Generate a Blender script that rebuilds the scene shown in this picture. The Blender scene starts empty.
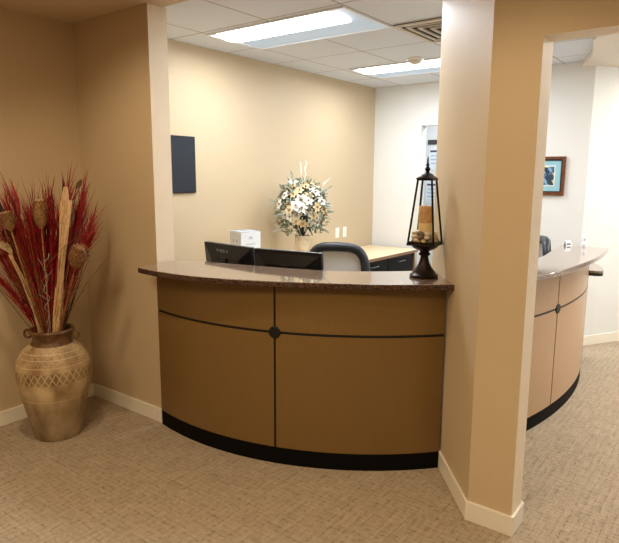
import bpy, bmesh, math, random
from mathutils import Vector, Matrix
random.seed(7)
PI = math.pi
scene = bpy.context.scene
COL = scene.collection

# ------------------------------------------------------------------ frames
ANG = math.radians(52.8)
UX, UY = math.cos(ANG), math.sin(ANG)          # u runs deeper into the office, v runs to the right
VX, VY = UY, -UX
def W(u, v):
    return (u*UX + v*VX, u*UY + v*VY)
def to_uv(x, y):
    return (x*UX + y*UY, x*VX + y*VY)

# ------------------------------------------------------------------ materials
def new_mat(name):
    m = bpy.data.materials.new(name); m.use_nodes = True
    nt = m.node_tree; b = nt.nodes['Principled BSDF']
    return m, nt, b
def s2l(c):
    return tuple((x/12.92 if x <= .04045 else ((x+.055)/1.055)**2.4) for x in [k/255 for k in c])
def N(nt, t, **kw):
    n = nt.nodes.new(t)
    for k, v in kw.items(): setattr(n, k, v)
    return n
def mat(name, rgb, rough=.6, metal=0., var=.0, scale=8., bump=0., bscale=200., stretch=(1,1,1), spec=.5, rgb2=None, coat=0.):
    m, nt, b = new_mat(name)
    c = s2l(rgb)
    b.inputs['Base Color'].default_value = (*c, 1)
    b.inputs['Roughness'].default_value = rough
    b.inputs['Metallic'].default_value = metal
    b.inputs['Specular IOR Level'].default_value = spec
    b.inputs['Coat Weight'].default_value = coat
    tc = N(nt, 'ShaderNodeTexCoord'); mp = N(nt, 'ShaderNodeMapping')
    mp.inputs['Scale'].default_value = stretch
    nt.links.new(tc.outputs['Object'], mp.inputs['Vector'])
    if var > 0 or rgb2:
        nz = N(nt, 'ShaderNodeTexNoise'); nz.inputs['Scale'].default_value = scale; nz.inputs['Detail'].default_value = 4
        nt.links.new(mp.outputs['Vector'], nz.inputs['Vector'])
        cr = N(nt, 'ShaderNodeValToRGB')
        c2 = s2l(rgb2) if rgb2 else tuple(x*(1-var) for x in c)
        cr.color_ramp.elements[0].position = .36; cr.color_ramp.elements[1].position = .64
        cr.color_ramp.elements[0].color = (*c2, 1)
        cr.color_ramp.elements[1].color = (*(c if rgb2 else tuple(min(1, x*(1+var*.5)) for x in c)), 1)
        nt.links.new(nz.outputs['Fac'], cr.inputs['Fac'])
        nt.links.new(cr.outputs['Color'], b.inputs['Base Color'])
    if bump > 0:
        n2 = N(nt, 'ShaderNodeTexNoise'); n2.inputs['Scale'].default_value = bscale
        nt.links.new(mp.outputs['Vector'], n2.inputs['Vector'])
        bp = N(nt, 'ShaderNodeBump'); bp.inputs['Strength'].default_value = bump; bp.inputs['Distance'].default_value = .01
        nt.links.new(n2.outputs['Fac'], bp.inputs['Height'])
        nt.links.new(bp.outputs['Normal'], b.inputs['Normal'])
    return m

M = {}
M['wall_tan']   = mat('wall_tan_paint', (207,186,153), .55, var=.03, scale=1.2, bump=.12, bscale=160, spec=.35)
M['wall_tan_dimmed'] = mat('dimmed_tan_paint', (196,177,147), .5, var=.02, scale=1.2, bump=.12, bscale=160, spec=.4)  # same tan paint, darkened to hold back the strong office light
M['wall_white'] = mat('wall_white_paint', (230,231,229), .6, var=.01, scale=1.2, bump=.1, bscale=160, spec=.3)
M['reveal_lit']     = mat('lit_tan_paint', (236,222,198), .55, var=.02, bump=.1, bscale=160, spec=.3)  # same tan paint, lightened where inner room light falls on the reveals
M['trim']       = mat('trim_paint', (240,234,220), .4, spec=.4)
M['ceil_front'] = mat('ceiling_paint', (212,192,158), .7, bump=.15, bscale=120)
M['ceil_white'] = mat('ceiling_white_paint', (230,222,212), .7, bump=.1, bscale=120)
M['laminate_lit'] = mat('lit_tan_laminate', (186,154,122), .3, var=.03, scale=60, stretch=(1,1,.15), spec=.4)  # same tan laminate, bright aisle light mixed into its colour
M['laminate']   = mat('tan_laminate', (124,96,54), .30, var=.03, scale=60, stretch=(1,1,.15), spec=.4)
M['black_lam']  = mat('black_laminate', (7,7,7), .45)
M['black_toe']  = mat('black_rubber_toe', (4,4,4), .7, spec=.15)
M['panel_grey'] = mat('slate_panel', (36,41,49), .6, spec=.25, var=.06, scale=20)
M['desk_wood']  = mat('pale_maple', (222,200,164), .4, var=.08, scale=14, stretch=(1,8,1))
M['desk_edge']  = mat('desk_edge_brown', (140,108,76), .4)
M['drawer']     = mat('black_drawer', (10,9,10), .5, spec=.2, bump=.05)
M['steel']      = mat('brushed_steel', (170,170,172), .3, metal=1.)
M['mon_black']  = mat('monitor_plastic', (15,16,20), .4, spec=.3, bump=.06, bscale=400)
M['mon_edge']   = mat('monitor_rim', (118,122,130), .35, metal=.6)
M['mon_logo']   = mat('logo_grey', (128,130,136), .4)
M['screen']     = mat('dark_screen', (10,12,16), .15)
M['chair_rim']  = mat('chair_leather', (30,36,46), .4, bump=.1, bscale=300)
M['chair_seat'] = mat('chair_fabric', (32,34,40), .85, bump=.2, bscale=300)
M['plastic_blk']= mat('black_plastic', (20,20,22), .45)
M['white_box']  = mat('white_carton', (226,230,236), .6, var=.02)
M['box_print']  = mat('grey_carton_print', (176,184,194), .7)
M['switch']     = mat('white_plastic', (238,234,224), .35)
M['bronze']     = mat('dark_bronze', (42,31,27), .32, metal=.75, var=.35, scale=30)
M['candle']     = mat('tan_wax', (242,212,156), .5, spec=.3)
M['candle_top'] = mat('brown_wax', (208,160,108), .5, var=.2, scale=50)
M['wick']       = mat('burnt_wick', (20,16,14), .9)
M['stone_tan']  = mat('tan_pebble', (216,190,150), .55, var=.2, scale=40)
M['stone_grey'] = mat('grey_pebble', (112,100,92), .5, var=.25, scale=50)
M['stone_pale'] = mat('pale_pebble', (222,208,184), .5, var=.1, scale=40)
M['red_grass']  = mat('red_dried_grass', (168,20,30), .7, rgb2=(122,10,18), scale=40)
M['red_light']  = mat('pink_red_dried_grass', (186,62,54), .7, rgb2=(140,26,28), scale=40)
M['tan_grass']  = mat('tan_dried_grass', (172,124,70), .75, rgb2=(120,78,40), scale=60)
M['dark_stem']  = mat('dark_dried_stem', (48,16,14), .75)
M['reed']       = mat('pale_reed', (224,190,142), .7, rgb2=(192,150,102), scale=30, stretch=(6,6,.4))
M['cone']       = mat('dried_seed_head', (194,156,106), .8, rgb2=(142,102,60), scale=80)
M['cone_brown'] = mat('brown_seed_head', (158,112,68), .8, rgb2=(104,66,36), scale=80)
M['bleached']   = mat('bleached_leaf', (200,178,146), .7, rgb2=(160,130,92), scale=50)
M['brown_leaf'] = mat('brown_leaf', (96,70,44), .7)
M['twig_grey']  = mat('grey_twig', (128,128,126), .7)
M['petal']      = mat('ivory_petal', (250,248,240), .6)
M['petal_cream']= mat('cream_petal', (232,212,170), .6)
M['flower_eye'] = mat('flower_centre', (150,104,40), .7)
M['leaf']       = mat('sage_leaf', (150,158,126), .6, rgb2=(108,118,92), scale=25)
M['leaf_pale']  = mat('silver_leaf', (188,198,192), .6, rgb2=(150,164,150), scale=25)
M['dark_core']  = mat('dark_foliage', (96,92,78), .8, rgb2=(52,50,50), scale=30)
M['ped_vase']   = mat('cream_ceramic', (226,214,190), .45, rgb2=(206,190,160), scale=20)
M['mat_blue']   = mat('pale_blue_mat', (150,200,214), .7)
M['mat_white']  = mat('white_bevel', (232,240,244), .7)
M['frame_wood'] = mat('walnut_frame', (110,62,32), .35, var=.3, scale=30)
M['frame_dark'] = mat('dark_frame_lip', (28,24,24), .4)
M['paper']      = mat('white_paper', (232,238,246), .7)
M['print_blue'] = mat('blue_print', (150,184,226), .7)
M['print_dark'] = mat('dark_print', (70,76,86), .7)
M['sign_dark']  = mat('dark_sign', (66,62,58), .5)
M['vent']       = mat('vent_enamel', (214,204,190), .5)
M['vent_dark']  = mat('vent_shadow', (48,42,36), .8)
M['fixture']    = mat('fixture_enamel', (236,240,246), .4)
M['phone_grey'] = mat('grey_mesh', (150,152,154), .5)
M['bottle_white'] = mat('bottle_plastic', (236,240,244), .3)

def emit(name, rgb, st):
    m, nt, b = new_mat(name)
    b.inputs['Base Color'].default_value = (.8,.8,.8,1)
    b.inputs['Emission Color'].default_value = (*rgb,1); b.inputs['Emission Strength'].default_value = st
    return m
M['lens'] = emit('lit_lens', (1,.985,.96), 16.0)
M['lens_side'] = emit('lit_reflector', (.70,.84,1), .28)
M['lens_side'].node_tree.nodes['Principled BSDF'].inputs['Base Color'].default_value = (.42,.55,.72,1)

def glass(name):
    m, nt, b = new_mat(name)
    out = nt.nodes['Material Output']; nt.nodes.remove(b)
    t = N(nt, 'ShaderNodeBsdfTransparent'); t.inputs['Color'].default_value = (.97,.98,.97,1)
    g = N(nt, 'ShaderNodeBsdfGlossy'); g.inputs['Roughness'].default_value = .03
    fr = N(nt, 'ShaderNodeValue'); fr.outputs[0].default_value = .05
    mx = N(nt, 'ShaderNodeMixShader')
    nt.links.new(fr.outputs[0], mx.inputs[0]); nt.links.new(t.outputs[0], mx.inputs[1]); nt.links.new(g.outputs[0], mx.inputs[2])
    nt.links.new(mx.outputs[0], out.inputs['Surface'])
    return m
M['glass'] = glass('clear_glass')

def chair_mesh_mat():
    m, nt, b = new_mat('grey_mesh_fabric')
    tc = N(nt,'ShaderNodeTexCoord'); ch = N(nt,'ShaderNodeTexChecker'); ch.inputs['Scale'].default_value = 170
    ch.inputs['Color1'].default_value = (*s2l((206,206,206)),1); ch.inputs['Color2'].default_value = (*s2l((160,160,162)),1)
    nt.links.new(tc.outputs['Object'], ch.inputs['Vector']); nt.links.new(ch.outputs['Color'], b.inputs['Base Color'])
    b.inputs['Roughness'].default_value = .8
    return m
M['chair_mesh'] = chair_mesh_mat()

def carpet_mat():
    m, nt, b = new_mat('woven_carpet')
    L = nt.links.new
    tc = N(nt,'ShaderNodeTexCoord'); mp = N(nt,'ShaderNodeMapping'); mp.inputs['Rotation'].default_value = (0,0,-ANG)
    wn = N(nt,'ShaderNodeTexNoise'); wn.inputs['Scale'].default_value = 22; wn.inputs['Detail'].default_value = 2
    L(tc.outputs['Object'], wn.inputs['Vector'])
    wv_ = N(nt,'ShaderNodeVectorMath', operation='MULTIPLY_ADD'); wv_.inputs[1].default_value = (.022,.022,0)
    L(wn.outputs['Color'], wv_.inputs[0]); L(tc.outputs['Object'], wv_.inputs[2]); L(wv_.outputs[0], mp.inputs['Vector'])
    def rows(rot, w, h):
        m2 = N(nt,'ShaderNodeMapping'); m2.inputs['Rotation'].default_value = (0,0,rot)
        L(mp.outputs['Vector'], m2.inputs['Vector'])
        br = N(nt,'ShaderNodeTexBrick'); br.inputs['Scale'].default_value = 1
        br.inputs['Brick Width'].default_value = w; br.inputs['Row Height'].default_value = h
        br.inputs['Mortar Size'].default_value = .0021; br.inputs['Mortar Smooth'].default_value = .9
        br.inputs['Color1'].default_value = (1,1,1,1); br.inputs['Color2'].default_value = (.88,.88,.88,1); br.inputs['Mortar'].default_value = (.34,.32,.30,1)
        br.offset = .37
        L(m2.outputs['Vector'], br.inputs['Vector'])
        return br.outputs['Color']
    a = rows(0, .09, .036); c = rows(PI/2, .10, .030)
    def noise(scale, sx=1, sy=1, detail=3):
        m3 = N(nt,'ShaderNodeMapping'); m3.inputs['Scale'].default_value = (sx,sy,1)
        L(mp.outputs['Vector'], m3.inputs['Vector'])
        nz = N(nt,'ShaderNodeTexNoise'); nz.inputs['Scale'].default_value = scale; nz.inputs['Detail'].default_value = detail
        L(m3.outputs['Vector'], nz.inputs['Vector']); return nz.outputs['Fac']
    def ramp(f, p0, p1, v0, v1):
        r = N(nt,'ShaderNodeMapRange'); r.inputs['From Min'].default_value = p0; r.inputs['From Max'].default_value = p1
        r.inputs['To Min'].default_value = v0; r.inputs['To Max'].default_value = v1
        L(f, r.inputs['Value']); return r.outputs['Result']
    mx = N(nt,'ShaderNodeMix', data_type='RGBA'); L(ramp(noise(14), .42, .60, .95, .45), mx.inputs['Factor']); L(a, mx.inputs['A']); L(c, mx.inputs['B'])
    gap = ramp(noise(38, 1, 1, 2), .44, .60, .08, 1.)
    mm = N(nt,'ShaderNodeMix', data_type='RGBA', blend_type='MULTIPLY'); mm.inputs['Factor'].default_value = .8; L(a, mm.inputs['A']); L(c, mm.inputs['B'])
    keep = N(nt,'ShaderNodeMix', data_type='RGBA'); L(gap, keep.inputs['Factor']); keep.inputs['A'].default_value = (.9,.9,.9,1); L(mm.outputs['Result'], keep.inputs['B'])
    mx = keep
    s1 = noise(60, .12, 1); s2 = noise(60, 1, .12); fine = noise(350, 1, 1, 2)
    def mul(x, y):
        k = N(nt,'ShaderNodeMath', operation='MULTIPLY'); L(x, k.inputs[0]); L(y, k.inputs[1]); return k.outputs[0]
    f = mul(mul(ramp(s1,.3,.7,.88,1.08), ramp(s2,.3,.7,.90,1.06)), ramp(fine,.3,.7,.78,1.18))
    tint = N(nt,'ShaderNodeMix', data_type='RGBA', blend_type='MULTIPLY'); tint.inputs['Factor'].default_value = 1
    tint.inputs['A'].default_value = (*s2l((190,173,150)),1); L(mx.outputs['Result'], tint.inputs['B'])
    t2 = N(nt,'ShaderNodeMix', data_type='RGBA', blend_type='MULTIPLY'); t2.inputs['Factor'].default_value = 1
    L(tint.outputs['Result'], t2.inputs['A']); L(f, t2.inputs['B'])
    L(t2.outputs['Result'], b.inputs['Base Color'])
    b.inputs['Roughness'].default_value = .95; b.inputs['Specular IOR Level'].default_value = .1
    bp = N(nt,'ShaderNodeBump'); bp.inputs['Strength'].default_value = .35; bp.inputs['Distance'].default_value = .006
    L(f, bp.inputs['Height']); L(bp.outputs['Normal'], b.inputs['Normal'])
    return m
M['carpet'] = carpet_mat()

def granite_mat(name, c1, c2, c3, rough):
    m, nt, b = new_mat(name); L = nt.links.new
    tc = N(nt,'ShaderNodeTexCoord')
    v = N(nt,'ShaderNodeTexVoronoi'); v.inputs['Scale'].default_value = 190
    n = N(nt,'ShaderNodeTexNoise'); n.inputs['Scale'].default_value = 150; n.inputs['Detail'].default_value = 5
    L(tc.outputs['Object'], v.inputs['Vector']); L(tc.outputs['Object'], n.inputs['Vector'])
    cr = N(nt,'ShaderNodeValToRGB'); e = cr.color_ramp.elements
    e[0].position = .34; e[0].color = (*s2l(c1),1); e[1].position = .62; e[1].color = (*s2l(c3),1)
    k = e.new(.5); k.color = (*s2l(c2),1)
    mx = N(nt,'ShaderNodeMix', data_type='FLOAT'); mx.inputs['Factor'].default_value = .4
    sx = N(nt,'ShaderNodeSeparateColor'); L(v.outputs['Color'], sx.inputs[0])
    L(n.outputs['Fac'], mx.inputs['A']); L(sx.outputs[0], mx.inputs['B'])
    L(mx.outputs['Result'], cr.inputs['Fac']); L(cr.outputs['Color'], b.inputs['Base Color'])
    b.inputs['Roughness'].default_value = rough
    return m
M['granite'] = granite_mat('brown_granite', (88,70,58), (128,106,90), (162,140,122), .12)  # stone lightened to carry part of the reflected room light
M['granite'].node_tree.nodes['Principled BSDF'].inputs['Coat Weight'].default_value = .7
M['granite_unlit_edge'] = granite_mat('unlit_granite_edge', (40,26,20), (66,46,36), (98,74,60), .25)  # same stone, kept darker on edges that catch no reflection

def tile_mat():
    m, nt, b = new_mat('ceiling_tile'); L = nt.links.new
    tc = N(nt,'ShaderNodeTexCoord'); mp = N(nt,'ShaderNodeMapping')
    mp.inputs['Rotation'].default_value = (0,0,-ANG)
    L(tc.outputs['Object'], mp.inputs['Vector'])
    # after rotation x = u, y = -v ; grid lines at u = 6.11-.61k, v = -3.32+.61k
    m2 = N(nt,'ShaderNodeMapping'); m2.inputs['Location'].default_value = (-(6.11-.61*20), -3.32+.61*20, 0)
    L(mp.outputs['Vector'], m2.inputs['Vector'])
    br = N(nt,'ShaderNodeTexBrick'); br.offset = 0; br.inputs['Scale'].default_value = 1
    br.inputs['Brick Width'].default_value = .61; br.inputs['Row Height'].default_value = .61
    br.inputs['Mortar Size'].default_value = .006; br.inputs['Mortar Smooth'].default_value = .1
    w = s2l((226,233,245))
    br.inputs['Color1'].default_value = (*w,1); br.inputs['Color2'].default_value = (*[k*.97 for k in w],1)
    br.inputs['Mortar'].default_value = (*s2l((172,160,148)),1)
    L(m2.outputs['Vector'], br.inputs['Vector'])
    n = N(nt,'ShaderNodeTexNoise'); n.inputs['Scale'].default_value = 130; n.inputs['Detail'].default_value = 3
    L(tc.outputs['Object'], n.inputs['Vector'])
    bp = N(nt,'ShaderNodeBump'); bp.inputs['Strength'].default_value = .25; bp.inputs['Distance'].default_value = .004
    L(n.outputs['Fac'], bp.inputs['Height']); L(bp.outputs['Normal'], b.inputs['Normal'])
    L(br.outputs['Color'], b.inputs['Base Color']); b.inputs['Roughness'].default_value = .9
    return m
M['tile'] = tile_mat()

def urn_mat():
    m, nt, b = new_mat('patterned_terracotta'); L = nt.links.new
    tc = N(nt,'ShaderNodeTexCoord'); sp = N(nt,'ShaderNodeSeparateXYZ'); L(tc.outputs['Object'], sp.inputs[0])
    def mth(op, a, bb=None, cc=None):
        k = N(nt,'ShaderNodeMath', operation=op)
        for i, x in enumerate((a, bb, cc)):
            if x is None: continue
            if isinstance(x, (int, float)): k.inputs[i].default_value = x
            else: L(x, k.inputs[i])
        return k.outputs[0]
    X, Y, Z = sp.outputs
    ang = mth('MULTIPLY', mth('ARCTAN2', Y, X), 17/(2*PI))
    tri = mth('PINGPONG', ang, .5)                                   # 0..0.5
    tt = mth('MULTIPLY', tri, 2.)
    def smooth_band(z0, z1):
        a = mth('GREATER_THAN', Z, z0); c = mth('LESS_THAN', Z, z1); return mth('MULTIPLY', a, c)
    t = mth('DIVIDE', mth('SUBTRACT', Z, .385), .070)
    inb = smooth_band(.385, .455)
    l1 = mth('LESS_THAN', mth('ABSOLUTE', mth('SUBTRACT', t, tt)), .085)
    l2 = mth('LESS_THAN', mth('ABSOLUTE', mth('SUBTRACT', mth('SUBTRACT', 1., t), tt)), .085)
    line = mth('MULTIPLY', mth('MAXIMUM', l1, l2), inb)
    for z in (.275, .487, .53, .56):
        line = mth('MAXIMUM', line, mth('MULTIPLY', mth('LESS_THAN', mth('ABSOLUTE', mth('SUBTRACT', Z, z)), .0028), .7))
    # stippled collar between the shoulder grooves
    v = N(nt,'ShaderNodeTexVoronoi'); v.inputs['Scale'].default_value = 75; L(tc.outputs['Object'], v.inputs['Vector'])
    dots = mth('MULTIPLY', mth('LESS_THAN', v.outputs['Distance'], .42), smooth_band(.487, .6))
    n = N(nt,'ShaderNodeTexNoise'); n.inputs['Scale'].default_value = 9; n.inputs['Detail'].default_value = 6
    mp = N(nt,'ShaderNodeMapping'); mp.inputs['Scale'].default_value = (1,1,.55); L(tc.outputs['Object'], mp.inputs['Vector']); L(mp.outputs['Vector'], n.inputs['Vector'])
    cr = N(nt,'ShaderNodeValToRGB'); e = cr.color_ramp.elements
    e[0].position = .32; e[0].color = (*s2l((146,116,78)),1); e[1].position = .66; e[1].color = (*s2l((214,190,150)),1)
    L(n.outputs['Fac'], cr.inputs['Fac'])
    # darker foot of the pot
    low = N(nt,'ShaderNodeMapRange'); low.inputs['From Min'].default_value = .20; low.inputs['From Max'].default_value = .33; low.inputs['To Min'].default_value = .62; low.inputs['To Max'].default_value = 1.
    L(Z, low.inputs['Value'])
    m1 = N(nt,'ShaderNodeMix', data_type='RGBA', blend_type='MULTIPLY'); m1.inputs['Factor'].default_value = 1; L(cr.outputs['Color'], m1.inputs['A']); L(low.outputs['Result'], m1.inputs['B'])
    dk = N(nt,'ShaderNodeMix', data_type='RGBA', blend_type='MULTIPLY'); L(mth('MAXIMUM', mth('MULTIPLY', dots, .45), mth('MULTIPLY', inb, .55)), dk.inputs['Factor'])
    L(m1.outputs['Result'], dk.inputs['A']); dk.inputs['B'].default_value = (.38,.30,.22,1)
    m2 = N(nt,'ShaderNodeMix', data_type='RGBA'); L(mth('MULTIPLY', line, .55), m2.inputs['Factor']); L(dk.outputs['Result'], m2.inputs['A']); m2.inputs['B'].default_value = (*s2l((232,206,164)),1)
    L(m2.outputs['Result'], b.inputs['Base Color'])
    b.inputs['Roughness'].default_value = .62
    bp = N(nt,'ShaderNodeBump'); bp.inputs['Strength'].default_value = .5; bp.inputs['Distance'].default_value = .006
    L(mth('ADD', line, mth('MULTIPLY', n.outputs['Fac'], .6)), bp.inputs['Height']); L(bp.outputs['Normal'], b.inputs['Normal'])
    return m
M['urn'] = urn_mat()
M['urn_neck'] = mat('brown_glaze', (120,86,52), .5, rgb2=(84,56,32), scale=30)

def print_mat():
    m, nt, b = new_mat('abstract_blue_print'); L = nt.links.new
    tc = N(nt,'ShaderNodeTexCoord'); v = N(nt,'ShaderNodeTexVoronoi'); v.inputs['Scale'].default_value = 28
    L(tc.outputs['Object'], v.inputs['Vector'])
    sc = N(nt,'ShaderNodeSeparateColor'); L(v.outputs['Color'], sc.inputs[0])
    cr = N(nt,'ShaderNodeValToRGB'); cr.color_ramp.interpolation = 'CONSTANT'; e = cr.color_ramp.elements
    e[0].position = 0; e[0].color = (*s2l((34,52,84)),1); e[1].position = .8; e[1].color = (*s2l((214,196,120)),1)
    for p, c in ((.25,(70,112,150)),(.5,(130,172,196)),(.66,(40,60,70))):
        k = e.new(p); k.color = (*s2l(c),1)
    L(sc.outputs[0], cr.inputs['Fac']); L(cr.outputs['Color'], b.inputs['Base Color'])
    return m
M['print'] = print_mat()

# ------------------------------------------------------------------ mesh builder
class MB:
    def __init__(s): s.v = []; s.f = []
    def add(s, vs, fs):
        o = len(s.v); s.v += [tuple(x) for x in vs]; s.f += [tuple(i+o for i in f) for f in fs]; return s
    def prism(s, poly, z0, z1):
        n = len(poly)
        a = sum(poly[i][0]*poly[(i+1) % n][1]-poly[(i+1) % n][0]*poly[i][1] for i in range(n))
        if a < 0: poly = poly[::-1]
        vs = [(x,y,z0) for x,y in poly]+[(x,y,z1) for x,y in poly]
        return s.add(vs, [tuple(range(n))[::-1], tuple(range(n,2*n))]+[(i,(i+1) % n,n+(i+1) % n,n+i) for i in range(n)])
    def box(s, c, size, mtx=None):
        x,y,z = [k/2 for k in size]
        vs = [Vector((a,b,d)) for a in (-x,x) for b in (-y,y) for d in (-z,z)]
        if mtx: vs = [mtx @ k for k in vs]
        vs = [k+Vector(c) for k in vs]
        return s.add(vs, [(0,1,3,2),(4,6,7,5),(0,4,5,1),(2,3,7,6),(0,2,6,4),(1,5,7,3)])
    def lathe(s, prof, n=32, c=(0,0,0), cap=True):
        vs = []; fs = []
        for r,z in prof:
            for i in range(n):
                a = 2*PI*i/n; vs.append((c[0]+r*math.cos(a), c[1]+r*math.sin(a), c[2]+z))
        for k in range(len(prof)-1):
            for i in range(n):
                j = (i+1) % n; fs.append((k*n+i,k*n+j,(k+1)*n+j,(k+1)*n+i))
        if cap:
            fs.append(tuple(range(n))[::-1]); fs.append(tuple((len(prof)-1)*n+i for i in range(n)))
        return s.add(vs, fs)
    def tube(s, pts, rad, n=8, closed=False):
        pts = [Vector(p) for p in pts]; m = len(pts)
        if not isinstance(rad, (list,tuple)): rad = [rad]*m
        vs = []; fs = []; up = None
        for i in range(m):
            if closed: t = pts[(i+1) % m]-pts[i-1]
            else: t = pts[min(i+1,m-1)]-pts[max(i-1,0)]
            t.normalize()
            if up is None:
                up = t.orthogonal().normalized()
            up = (up - t*up.dot(t)).normalized(); w = t.cross(up)
            r = rad[i]; ra, rb = r if isinstance(r, tuple) else (r, r)
            for k in range(n):
                a = 2*PI*k/n; vs.append(pts[i]+up*(ra*math.cos(a))+w*(rb*math.sin(a)))
        for i in range(m if closed else m-1):
            j = (i+1) % m
            for k in range(n):
                q = (k+1) % n; fs.append((i*n+k,i*n+q,j*n+q,j*n+k))
        if not closed: fs.append(tuple(range(n))[::-1]); fs.append(tuple((m-1)*n+k for k in range(n)))
        return s.add(vs, fs)
    def grid(s, fn, nu, nv):
        vs = [fn(i/nu, j/nv) for i in range(nu+1) for j in range(nv+1)]
        fs = [(i*(nv+1)+j,(i+1)*(nv+1)+j,(i+1)*(nv+1)+j+1,i*(nv+1)+j+1) for i in range(nu) for j in range(nv)]
        return s.add(vs, fs)
    def blob(s, c, r, n=10, m=7, jit=0, mtx=None):
        vs = []; fs = []
        for j in range(1,m):
            th = PI*j/m
            for i in range(n):
                a = 2*PI*i/n; q = 1+random.uniform(-jit,jit)
                vs.append(Vector((r[0]*q*math.sin(th)*math.cos(a), r[1]*q*math.sin(th)*math.sin(a), r[2]*q*math.cos(th))))
        vs.append(Vector((0,0,r[2]))); vs.append(Vector((0,0,-r[2])))
        if mtx: vs = [mtx @ k for k in vs]
        vs = [k+Vector(c) for k in vs]
        for j in range(m-2):
            for i in range(n):
                q = (i+1) % n; fs.append((j*n+i,(j+1)*n+i,(j+1)*n+q,j*n+q))
        for i in range(n):
            q = (i+1) % n; fs.append((len(vs)-2,i,q)); fs.append((len(vs)-1,(m-2)*n+q,(m-2)*n+i))
        return s.add(vs, fs)
    def leaf(s, base, direction, length, width, normal, bend=0.):
        b = Vector(base); d = Vector(direction).normalized(); nn = Vector(normal)
        w = d.cross(nn)
        if w.length < 1e-4: w = d.orthogonal()
        w.normalize(); nn = w.cross(d)
        vs = []; prof = ((0,.12),(.25,.75),(.5,1),(.78,.62),(1,.04))
        for t,k in prof:
            p = b+d*(length*t)+nn*(bend*length*t*t)
            vs += [p-w*(width*k/2), p-nn*(width*k*.12), p+w*(width*k/2)]
        fs = []
        for i in range(4):
            for j in (0,1): fs.append((i*3+j,i*3+j+1,(i+1)*3+j+1,(i+1)*3+j))
        return s.add(vs, fs)
    def build(s, name, m, parent=None, smooth=False, bevel=0., loc=None):
        me = bpy.data.meshes.new(name); me.from_pydata(s.v, [], s.f); me.update()
        bm = bmesh.new(); bm.from_mesh(me); bmesh.ops.recalc_face_normals(bm, faces=bm.faces); bm.to_mesh(me); bm.free()
        o = bpy.data.objects.new(name, me); COL.objects.link(o)
        for k in (m if isinstance(m, (list,tuple)) else [m]): me.materials.append(k)
        if smooth:
            for p in me.polygons: p.use_smooth = True
            if smooth != 'all':
                try: me.set_sharp_from_angle(angle=math.radians(40))
                except Exception: pass
        if bevel:
            bv = o.modifiers.new('bevel','BEVEL'); bv.width = bevel; bv.segments = 2; bv.limit_method = 'ANGLE'; bv.angle_limit = math.radians(40)
        if parent: o.parent = parent
        if loc: o.location = loc
        return o
def tag(o, label, cat, group=None, kind=None):
    o['label'] = label; o['category'] = cat
    if group: o['group'] = group
    if kind: o['kind'] = kind
    return o
def thing(name, label, cat, loc=(0,0,0), rz=0, group=None):
    o = bpy.data.objects.new(name, None); COL.objects.link(o); o.empty_display_size = .1
    o.location = loc; o.rotation_euler = (0,0,rz)
    return tag(o, label, cat, group)
def struct(name, mb, m, **k):
    o = mb.build(name, m, **k); o['kind'] = 'structure'; return o
def dup(root, loc, rz, label, group=None):
    def rec(o, parent):
        c = o.copy(); COL.objects.link(c); c.parent = parent
        for ch in [x for x in o.children]: rec(ch, c)
        return c
    kids = list(root.children)
    r = root.copy(); COL.objects.link(r); r.location = loc; r.rotation_euler = (0,0,rz); r['label'] = label
    if group: r['group'] = group
    for ch in kids: rec(ch, r)
    return r
def uvpoly(pts): return [W(u,v) for u,v in pts]
def uvbox(u0,u1,v0,v1): return uvpoly([(u0,v0),(u1,v0),(u1,v1),(u0,v1)])
def face_mat(o, m, test):
    """give a second whose centre and normal pass the test"""
    o.data.materials.append(m); k = len(o.data.materials)-1
    for p in o.data.polygons:
        if test(p.center, p.normal): p.material_index = k

# ------------------------------------------------------------------ setting
ZF, ZC = 2.61, 2.64
T4 = 4.1                                                   # length of the far right wall
RC = (2.541, 5.372); RD = (math.cos(math.radians(22)), math.sin(math.radians(22)))
RE = (RC[0]+RD[0]*T4, RC[1]+RD[1]*T4); REu, REv = to_uv(*RE)
struct('floor', MB().prism(uvpoly([(-4.6,-3.9),(10.2,-3.9),(10.2,3.2),(-4.6,3.2)]), -.05, 0), M['carpet'])
struct('ceiling', MB().prism(uvpoly([(-4.5,-3.86),(2.40,-3.86),(2.40,-.80),(2.61,-.80),(2.61,3.0),(-4.5,3.0)]), ZF, ZF+.15), M['ceil_front'])
struct('ceiling_office', MB().prism(uvpoly([(2.36,-3.86),(10.2,-3.86),(10.2,3.0),(2.62,3.0),(2.62,-.80),(2.36,-.80)]), ZC, ZC+.10), M['tile'])
# curved dropped soffit over the right hand aisle
sof = [(1.55,2.55),(1.78,3.3),(1.92,3.9),(2.06,4.43),(2.20,4.72),(2.30,4.95),(2.37,5.15),(2.43,5.40),(2.6,5.6),(6.0,7.1),(6.5,5.2)]
struct('trim_1', MB().prism(sof, 2.595, ZC-.001), M['ceil_white'])
# left wall of the lobby, then the same wall seen from inside the office
struct('wall_left', MB().prism(uvbox(-4.5,2.30,-3.86,-3.735), 0, ZF), M['wall_tan'])
struct('wall_back', MB().prism(uvbox(2.30,6.25,-3.80,-3.672), 0, ZC), M['wall_tan_dimmed'])
wb = struct('wall_stub', MB().prism(uvbox(2.288,2.43,-3.735,-2.945), 0, ZF), M['wall_tan'])
face_mat(wb, M['reveal_lit'], lambda c,n: n.dot(Vector((VX,VY,0))) > .9)
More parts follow.
